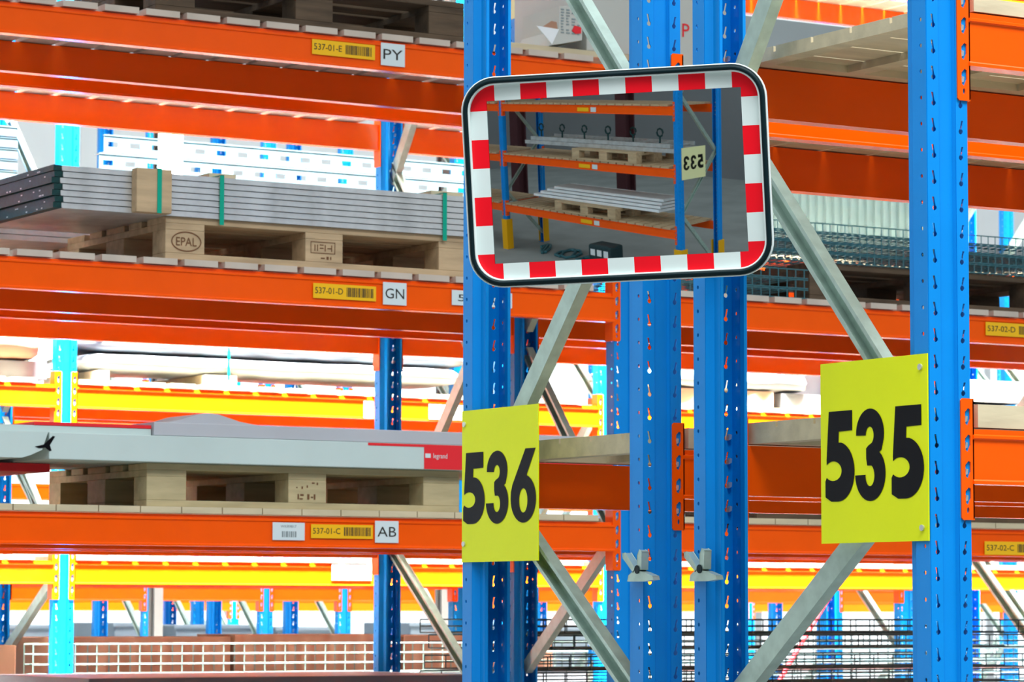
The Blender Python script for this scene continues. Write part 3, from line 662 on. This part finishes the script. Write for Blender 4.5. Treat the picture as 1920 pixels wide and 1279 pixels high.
# contents of the sunlit row
def perf_tray(x0, x1, y0, y1, z, h, label, group=None, m_=TRAYL, sx=.11, slot=True):
    t = thing('perforated_tray', label, 'cable tray', (x0, y0, z), group)
    mb = MB(); hole = [(.02, h*.32), (.07, h*.32), (.07, h*.62), (.02, h*.62)]; n = int((x1-x0)/sx)
    for i in range(n):
        if slot: mb.poly([[(0, 0), (sx, 0), (sx, h), (0, h)], hole], (x0+i*sx, y0, z), (1, 0, 0), (0, 0, 1))
        else: mb.quad((x0+i*sx, y0, z), (x0+(i+1)*sx, y0, z), (x0+(i+1)*sx, y0, z+h), (x0+i*sx, y0, z+h))
    obj('tray_side', mb, m_, t, solid=.002)
    obj('tray_bottom', MB().box((x0, y0+.003, z), (x0+n*sx, y1, z+.003)), m_, t); obj('tray_lip', MB().box((x0, y0-.002, z+h-.004), (x0+n*sx, y0+.012, z+h+.001)).box((x0, y0-.004, z), (x0+n*sx, y0-.002, z+.005)), m_, t)
    return t
z6 = L5['top']+SL
for i in range(4):
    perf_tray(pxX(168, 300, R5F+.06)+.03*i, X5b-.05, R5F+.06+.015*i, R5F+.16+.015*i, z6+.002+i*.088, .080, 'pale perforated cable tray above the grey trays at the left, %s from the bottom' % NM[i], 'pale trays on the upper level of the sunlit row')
bx = pxX(300, 290, R5F+.02); tag(obj('blank_board', MB().box((bx, R5F+.02, z6+.002), (pxX(343, 290, R5F+.02), R5F+.04, z6+.36)), WALLW), 'blank white board standing in front of the pale trays', 'board')
for i in range(7):
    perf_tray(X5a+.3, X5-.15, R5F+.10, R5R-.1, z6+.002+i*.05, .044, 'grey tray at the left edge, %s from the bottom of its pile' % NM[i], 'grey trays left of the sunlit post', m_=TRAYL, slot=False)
# corrugated white stack in the right bay
for i in range(1):
    mb = MB(); x = X5b+.3; pr = []; n = int((X5c-X5b-.4)/.055)
    for j in range(n): pr += [(j*.055, 0), (j*.055+.02, 0), (j*.055+.027, .014), (j*.055+.048, .014)]
    pr += [(n*.055, .02)]; pr += [(0, .02)]
    mb.prism([(a, b) for a, b in pr], (x, R5R-.25, z6-.0+.002), (1, 0, 0), (0, 1, 0), (0, 0, .43))
    tag(obj('corrugated_panel', mb, CORR), 'white corrugated panel standing above the mesh trays at the right', 'panel')
zm = L5['mid']+SL
def bundle(x0p, x1p, yp, dy, z, h, m_, label, cat='bundle', seg=18, name='wrapped_bundle'):
    a = pxX(x0p, 700, yp); b = pxX(x1p, 700, yp); mb = MB(); n = 12
    for i in range(seg+1):
        x = a+(b-a)*i/seg; sc = .55 if i in (0, seg) else 1
        for j in range(n):
            t_ = 2*PI*j/n; c_, s_ = math.cos(t_), math.sin(t_); w2 = dy/2*sc*(1+.05*random.uniform(-1, 1)); h2 = h/2*sc*(1+.06*random.uniform(-1, 1))
            cc = math.copysign(abs(c_)**.5, c_); ss = math.copysign(abs(s_)**.5, s_)
            mb.v.append(Vector((x, yp+dy/2+w2*cc, max(z, z+h/2+h2*ss))))
    for i in range(seg):
        for j in range(n): k_ = (j+1) % n; mb.f.append((i*n+j, i*n+k_, (i+1)*n+k_, (i+1)*n+j))
    mb.f.append(tuple(range(n))); mb.f.append(tuple(seg*n+j for j in reversed(range(n))))
    return tag(obj(name, mb, m_, smooth=True), label, cat)
for (a, b, nm) in ((372, 444, 'right'), (172, 205, 'left')):
    tag(obj('wooden_block', MB().box((pxX(a+12, 700, R5F+.05), R5F+.05, zm+.001), (pxX(b, 700, R5F+.05), R5R-.1, zm+.05)), WOODP), 'pale wooden bearer under the %s end of the white wrapped bundle' % nm, 'wood block')
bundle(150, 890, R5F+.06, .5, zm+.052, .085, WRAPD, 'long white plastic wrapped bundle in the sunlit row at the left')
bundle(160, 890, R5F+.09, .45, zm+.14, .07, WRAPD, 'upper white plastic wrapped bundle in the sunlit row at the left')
tag(obj('packing_strap', MB().box((pxX(427, 690, R5F+.05), R5F+.048, zm+.03), (pxX(431, 690, R5F+.05), R5F+.052, zm+.22)), STRAP), 'thin green strap around the white wrapped bundles', 'strap')
bundle(-110, 82, R5F+.05, .5, zm+.085, .14, PEACH, 'peach paper wrapped roll at the left edge of the sunlit row', 'roll', name='paper_roll')
mb = MB().box((pxX(-90, 700, R5F+.1), R5F+.1, zm+.001), (pxX(88, 700, R5F+.1), R5R-.1, zm+.08)); tag(obj('carton', mb, GREYM), 'dark grey box under the peach paper roll', 'carton')
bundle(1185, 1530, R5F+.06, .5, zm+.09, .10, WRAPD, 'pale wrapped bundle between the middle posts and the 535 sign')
for (a, b, h, m_, lb) in ((1400, 1450, .09, PEACH, 'peach wooden box under the pale bundle left of the 535 sign'), (1235, 1320, .09, PEACH, 'peach box behind the two middle posts'), (1465, 1760, .085, GREYM, 'dark grey tray pile left of the 535 sign'), (1790, 1930, .07, GREYM, 'dark grey tray pile right of the 535 post')):
    tag(obj('carton', MB().box((pxX(a, 740, R5F+.08), R5F+.08, zm+.001), (pxX(b, 740, R5F+.08), R5R-.1, zm+h)), m_), lb, 'carton')
tag(obj('carton', MB().box((pxX(1560, 700, R5F+.06), R5F+.06, zm+.087), (pxX(1930, 700, R5F+.06), R5R-.1, zm+.20)), CARDL), 'long pale blue carton right of the 535 post in the sunlit row', 'carton')
# low level: cardboard cartons behind the white mesh basket on a lower deck
zl = at(400, 1264, 'Y', R5F+.02).z
for (a, b, bn) in bays5[:2]:
    beam(a, b, R5F, zl-.30, 'orange beam below the white mesh basket, %s' % bn); beam(a, b, R5R, zl-.30, 'orange rear beam below the white mesh basket, %s' % bn, facing=1)
    slat_deck(a, b, R5F-.012, R5R+.012, zl-.30, 'slatted deck below the white mesh basket, %s' % bn, 'decks of the sunlit row')
zq = zl-.30+SL
tag(obj('base_box', MB().box((pxX(62, 1260, R5F+.02), R5F+.02, zq+.001), (X5-.02, R5F+.32, zl-.002)), GREYM), 'grey box under the short end of the mesh basket', 'box')
tag(obj('base_box', MB().box((X5R+.03, R5F+.02, zq+.001), (X5b-.05, R5F+.32, zl-.002)), GREYM), 'long grey box under the white mesh basket', 'box')
hm = at(400, 1207, 'Y', R5F+.02).z-zl
mesh_tray(pxX(62, 1240, R5F+.02), X5-.01, R5F+.02, R5F+.12, zl, hm, 'short piece of white wire mesh basket left of the bright blue post', 'white mesh baskets', WIREW, sx=.105, nz=3, r=.0032)
mesh_tray(X5R+.02, X5b-.05, R5F+.02, R5F+.12, zl, hm, 'long white wire mesh basket along the bottom of the view', 'white mesh baskets', WIREW, sx=.105, nz=3, r=.0032)
for i, (a, b, h, lb) in enumerate(((X5R+.03, X5R+.95, .445, 'left'), (X5R+.97, X5R+1.86, .455, 'middle'), (X5R+1.88, X5b-.05, .45, 'right'))):
    tag(obj('carton', MB().box((a, R5F+.34, zq+.001), (b, R5R-.02, zq+h)), CARD, bevel=.003), 'brown cardboard carton behind the white mesh basket, the %s one' % lb, 'carton', 'brown cartons behind the mesh basket')
tag(obj('carton', MB().box((pxX(28, 1250, R5F+.34), R5F+.34, zq+.001), (X5-.03, R5R-.05, zq+.41)), CARD, bevel=.003), 'brown cardboard carton left of the bright blue post', 'carton')
# middle row extra: black mesh in the right bay low level (against the windows)
for i in range(4):
    mesh_tray(X5b+.25, X5c-.1, R5F+.04, R5F+.5, L5['low']-.62+.004+i*.07+.0, .062, 'black wire mesh tray in the sunlit row behind the bottom braces, %s from the bottom' % NM[i], 'black mesh trays in the sunlit row', WIREK, sx=.12, nz=2, r=.0035)
a, b, bn = bays5[2]; zz = L5['low']-.62
beam(a, b, R5F, zz, 'orange beam below the black mesh trays, right bay'); beam(a, b, R5R, zz, 'orange rear beam below the black mesh trays, right bay', facing=1)
p = at(1543, 1140, 'Y', R5F-.1); q = at(1494, 1222, 'Y', R5F-.1)
tag(obj('red_pole', MB().tube([p+(p-q)*.3, q+(q-p)*((q.z-.012)/(p.z-q.z))], .011, 8), RED), 'thin red pole leaning in the aisle behind the bottom brace', 'pole')

# ------------------------------------------------------------------ farthest row in front of the windows
R7F, R7R = 19.5, 20.3
L7 = [at(60, y, 'Y', R7F).z for y in (1094, 906)]; L7.append(2*L7[1]-L7[0])
x7 = [pxX(p_, 1160, R7F) for p_ in (-130, 268, 487, 634, 1110, 1560, 1890)]
for i, x in enumerate(x7):
    frame(x, R7F, R7R, 'distant blue rack frame before the windows, %s from the left' % ('first', 'second', 'third', 'fourth', 'fifth', 'sixth', 'seventh')[i], group='distant rack frames')
for i in range(len(x7)-1):
    for j, z in enumerate(L7):
        beam(x7[i]+2*HW, x7[i+1], R7F, z, 'distant sunlit orange beam, %s level, in the %s bay from the left' % (('low', 'middle', 'high')[j], ('first', 'second', 'third', 'fourth', 'fifth', 'sixth')[i]))
for (xpx, ypx, lb) in ((372, 22.6, 'left'), (402, 22.6, 'right')):
    x = pxX(xpx, 1160, ypx); frame(x-HW, ypx, ypx+.8, 'dark blue rack frame against the windows, %s one of the close pair' % lb, group='close pair of distant frames')
R9F = 27.; z9 = at(200, 1123, 'Y', R9F).z
x9 = [pxX(p_, 1160, R9F) for p_ in (-60, 430, 930, 1400, 1880)]
for i, x in enumerate(x9): frame(x, R9F, R9F+.8, 'farthest blue rack frame right before the windows, %s from the left' % ('first', 'second', 'third', 'fourth', 'fifth')[i], group='farthest rack frames')
for i in range(4): beam(x9[i]+2*HW, x9[i+1], R9F, z9, 'farthest yellow lit beam, %s from the left, just above the containers' % ('first', 'second', 'third', 'fourth')[i])
for k_, (xa_, xb_) in enumerate(((215, 300), (330, 500), (520, 640), (770, 900), (0, 120), (1000, 1130))):
    a, b = pxX(xa_, 1180, R7R+.3), pxX(xb_, 1180, R7R+.3); ztop = at(xa_, 1168+(k_ % 3)*4, 'Y', R7R+.3).z
    tag(obj('grey_bin', MB().box((a, R7R+.3, 0), (b, R7R+1.0, ztop)).box((a-.02, R7R+.285, ztop-.03), (b+.02, R7R+.2995, ztop)), BIN, bevel=.01), 'pale blue grey container in front of the windows, %s from the left' % ('second', 'third', 'fourth', 'fifth', 'first', 'sixth')[k_], 'container', 'pale containers before the windows')
for (xpx, wpx, lb) in ((297, 16, 'left, above the mesh basket'), (838, 20, 'right, left of the 536 post')):
    a = pxX(xpx-wpx/2, 1200, 16.6); b = pxX(xpx+wpx/2, 1200, 16.6)
    tag(obj('steel_column', MB().box((a, 16.6, 0), (b, 16.62, 8)).box((a, 16.66, 0), (b, 16.68, 8)).box(((a+b)/2-.005, 16.62, 0), ((a+b)/2+.005, 16.66, 8)), COLM), 'light grey steel building column at the %s' % lb, 'column')

# ------------------------------------------------------------------ rack behind the camera, seen in the mirror
XE = -1.83; MF, MRr = -1.02, -1.80
def mframe(x, label):
    t = thing('rack_frame', label, 'rack frame', (x, (MF+MRr)/2, 0)); add_post(t, x, MF, 1); add_post(t, x, MRr, -1)
    z = .15; s = 1
    while z+.72 < 4.9:
        za, zb = (z, z+.72) if s > 0 else (z+.72, z); obj('diagonal_brace', brace_mb(x, MRr+.055, za, MF-.055, zb, s), GALV, t); z += .72; s = -s
    for y in (MF, MRr):
        a, b = (y-.09, y+.012) if y == MF else (y-.012, y+.09)
        g = MB().box((x-.062, a, .006), (x-.052, b, .46)).box((x+.052, a, .006), (x+.062, b, .46))
        yy = (b, b+.01) if y == MF else (a-.01, a); g.box((x-.062, yy[0], .006), (x+.062, yy[1], .46)); q = obj('post_guard', g, GUARD, t); q['label'] = 'yellow post guard'
    return t
mframe(XE-HW, 'blue rack frame with the 533 sign, reflected in the mirror')
XM = XE-HW-3.46
mframe(XM, 'blue rack frame at the left of the mirror reflection'); mframe(XM-3.46, 'blue rack frame beyond the left edge of the reflection')
ZM = (.69, 1.43, 2.17, 2.91)
for j, z in enumerate(ZM):
    lv = ('lowest', 'second', 'third', 'top')[j]
    for k_, (a, b) in enumerate(((XM+HW, XE-2*HW), (XM-3.46+HW, XM-HW))):
        bn = ('bay beside the 533 sign', 'next bay')[k_]
        bmx = beam(a, b, MF, z, 'orange front beam in the mirror reflection, %s level of the %s' % (lv, bn), facing=1)
        beam(a, b, MRr, z, 'orange rear beam in the mirror reflection, %s level of the %s' % (lv, bn), facing=-1)
        slat_deck(a, b, MRr-.012, MF+.012, z, 'slatted deck in the mirror reflection, %s level of the %s' % (lv, bn), 'decks in the reflection', m=WOOD)
        if k_ == 0:
            xm = (a+b)/2
            q = obj('location_label', MB().box((xm, MF+.0085, z-.085), (xm+.22, MF+.0095, z-.035)), LABY, bmx); q = obj('paper_label', MB().box((xm+.26, MF+.0085, z-.09), (xm+.36, MF+.0095, z-.03)), LABW, bmx)
pallet(XE-1.9, MRr+.0, ZM[1]+SL, 'pallet under the dark ladder frames, reflected in the mirror'); pallet(XE-2.3, MRr+.0, ZM[0]+SL, 'pallet under the white bundle, reflected in the mirror')
def ladder(x0, x1, y, z, lb):
    t = thing('cable_ladder', lb, 'cable ladder', (x0, y, z), 'cable ladders in the reflection')
    obj('rail', MB().box((x0, y, z), (x1, y+.02, z+.05)), TRAY, t); obj('rail', MB().box((x0, y-.45, z), (x1, y-.43, z+.05)), TRAY, t)
    x = x0+.15; n = 0
    while x < x1: obj('rung', MB().box((x, y-.43, z+.01), (x+.03, y, z+.03)), TRAY, t); x += .35
ladder(XE-3.1, XE-.15, MF-.15, ZM[1]+SL+.146, 'grey cable ladder on the reflected pallet'); ladder(XE-3.0, XE-.3, MF-.18, ZM[1]+SL+.2, 'upper grey cable ladder on the reflected pallet')
for i in range(6):
    x = XE-.5-i*.46; zz_ = ZM[1]+SL+.252; t = MB().tube([(x, MF-.2, zz_), (x, MF-.2, zz_+.08)] + [(x+.05*math.sin(a*PI/4), MF-.2, zz_+.13-.05*math.cos(a*PI/4)) for a in range(9)], .012, 8)
    tag(obj('lifting_ring', t, TRAYD), 'dark ring bolt standing on the reflected cable ladders', 'ring bolt', 'ring bolts in the reflection')
zb_ = ZM[0]+SL+.150
for i in range(4):
    t = MB().prism([(0, 0), (.5-.06*i, 0), (.5-.06*i, .026), (0, .026)], (XE-2.9+.12*i, MF-.10-.5+.03*i, zb_+i*.040), (0, 1, 0), (0, 0, 1), (2.45-.12*i, 0, 0))
    tag(obj('white_profile', t, WRAP, bevel=.006), 'long white profile on the middle reflected pallet, %s from the bottom' % NM[i], 'profile', 'white profiles in the reflection')
t = thing('number_sign', 'pale yellow sign reading 533 seen backwards in the mirror', 'sign', (XE+.006, MF-.2, 1.22))
SY = mat('pale_sign_yellow', (.85, .85, .45), .5)
obj('sign_panel', MB().box((XE+.003, MF-.46, 1.30), (XE+.005, MF-.02, 1.68)), SY, t)
for ch, a in zip('533', (0, 1, 2)): obj('digit', MB().poly(DIG[ch], (XE+.0056, MF-.42+a*.13, 1.41), (0, .11, 0), (0, 0, .17)), BLACK, t)
for (x, y) in ((-3, -4.5), (-6.2, -4.5), (-9.4, -4.5)):
    tag(obj('steel_column', MB().box((x, y, 0), (x+.25, y+.03, 8)).box((x+.11, y+.03, 0), (x+.14, y+.22, 8)).box((x, y+.22, 0), (x+.25, y+.25, 8)), MAROON), 'dark maroon steel column behind the reflected rack', 'column', 'maroon columns in the reflection')
for i in range(5):
    pts = [(XE-.8-i*.55+.2*math.sin(k_*.8+i), MF-.35+.22*math.cos(k_*.9+i*2), .021+.0*k_) for k_ in range(14)]
    tag(obj('loose_cable', MB().tube(pts, .02, 6), WIRET), 'dark cable lying on the floor under the reflected rack', 'cable', 'cables on the floor in the reflection')

t = thing('dark_case', 'dark case with three white patches on the floor, at the bottom of the mirror', 'case', (-2.95, -.82, 0))
obj('case_body', MB().box((-3.15, -.95, 0), (-2.75, -.70, .43)), WIREK, t, bevel=.03)
for i in range(3): obj('white_patch', MB().box((-3.10+i*.12, -.701, .29), (-3.02+i*.12, -.697, .37)), WALLW, t)
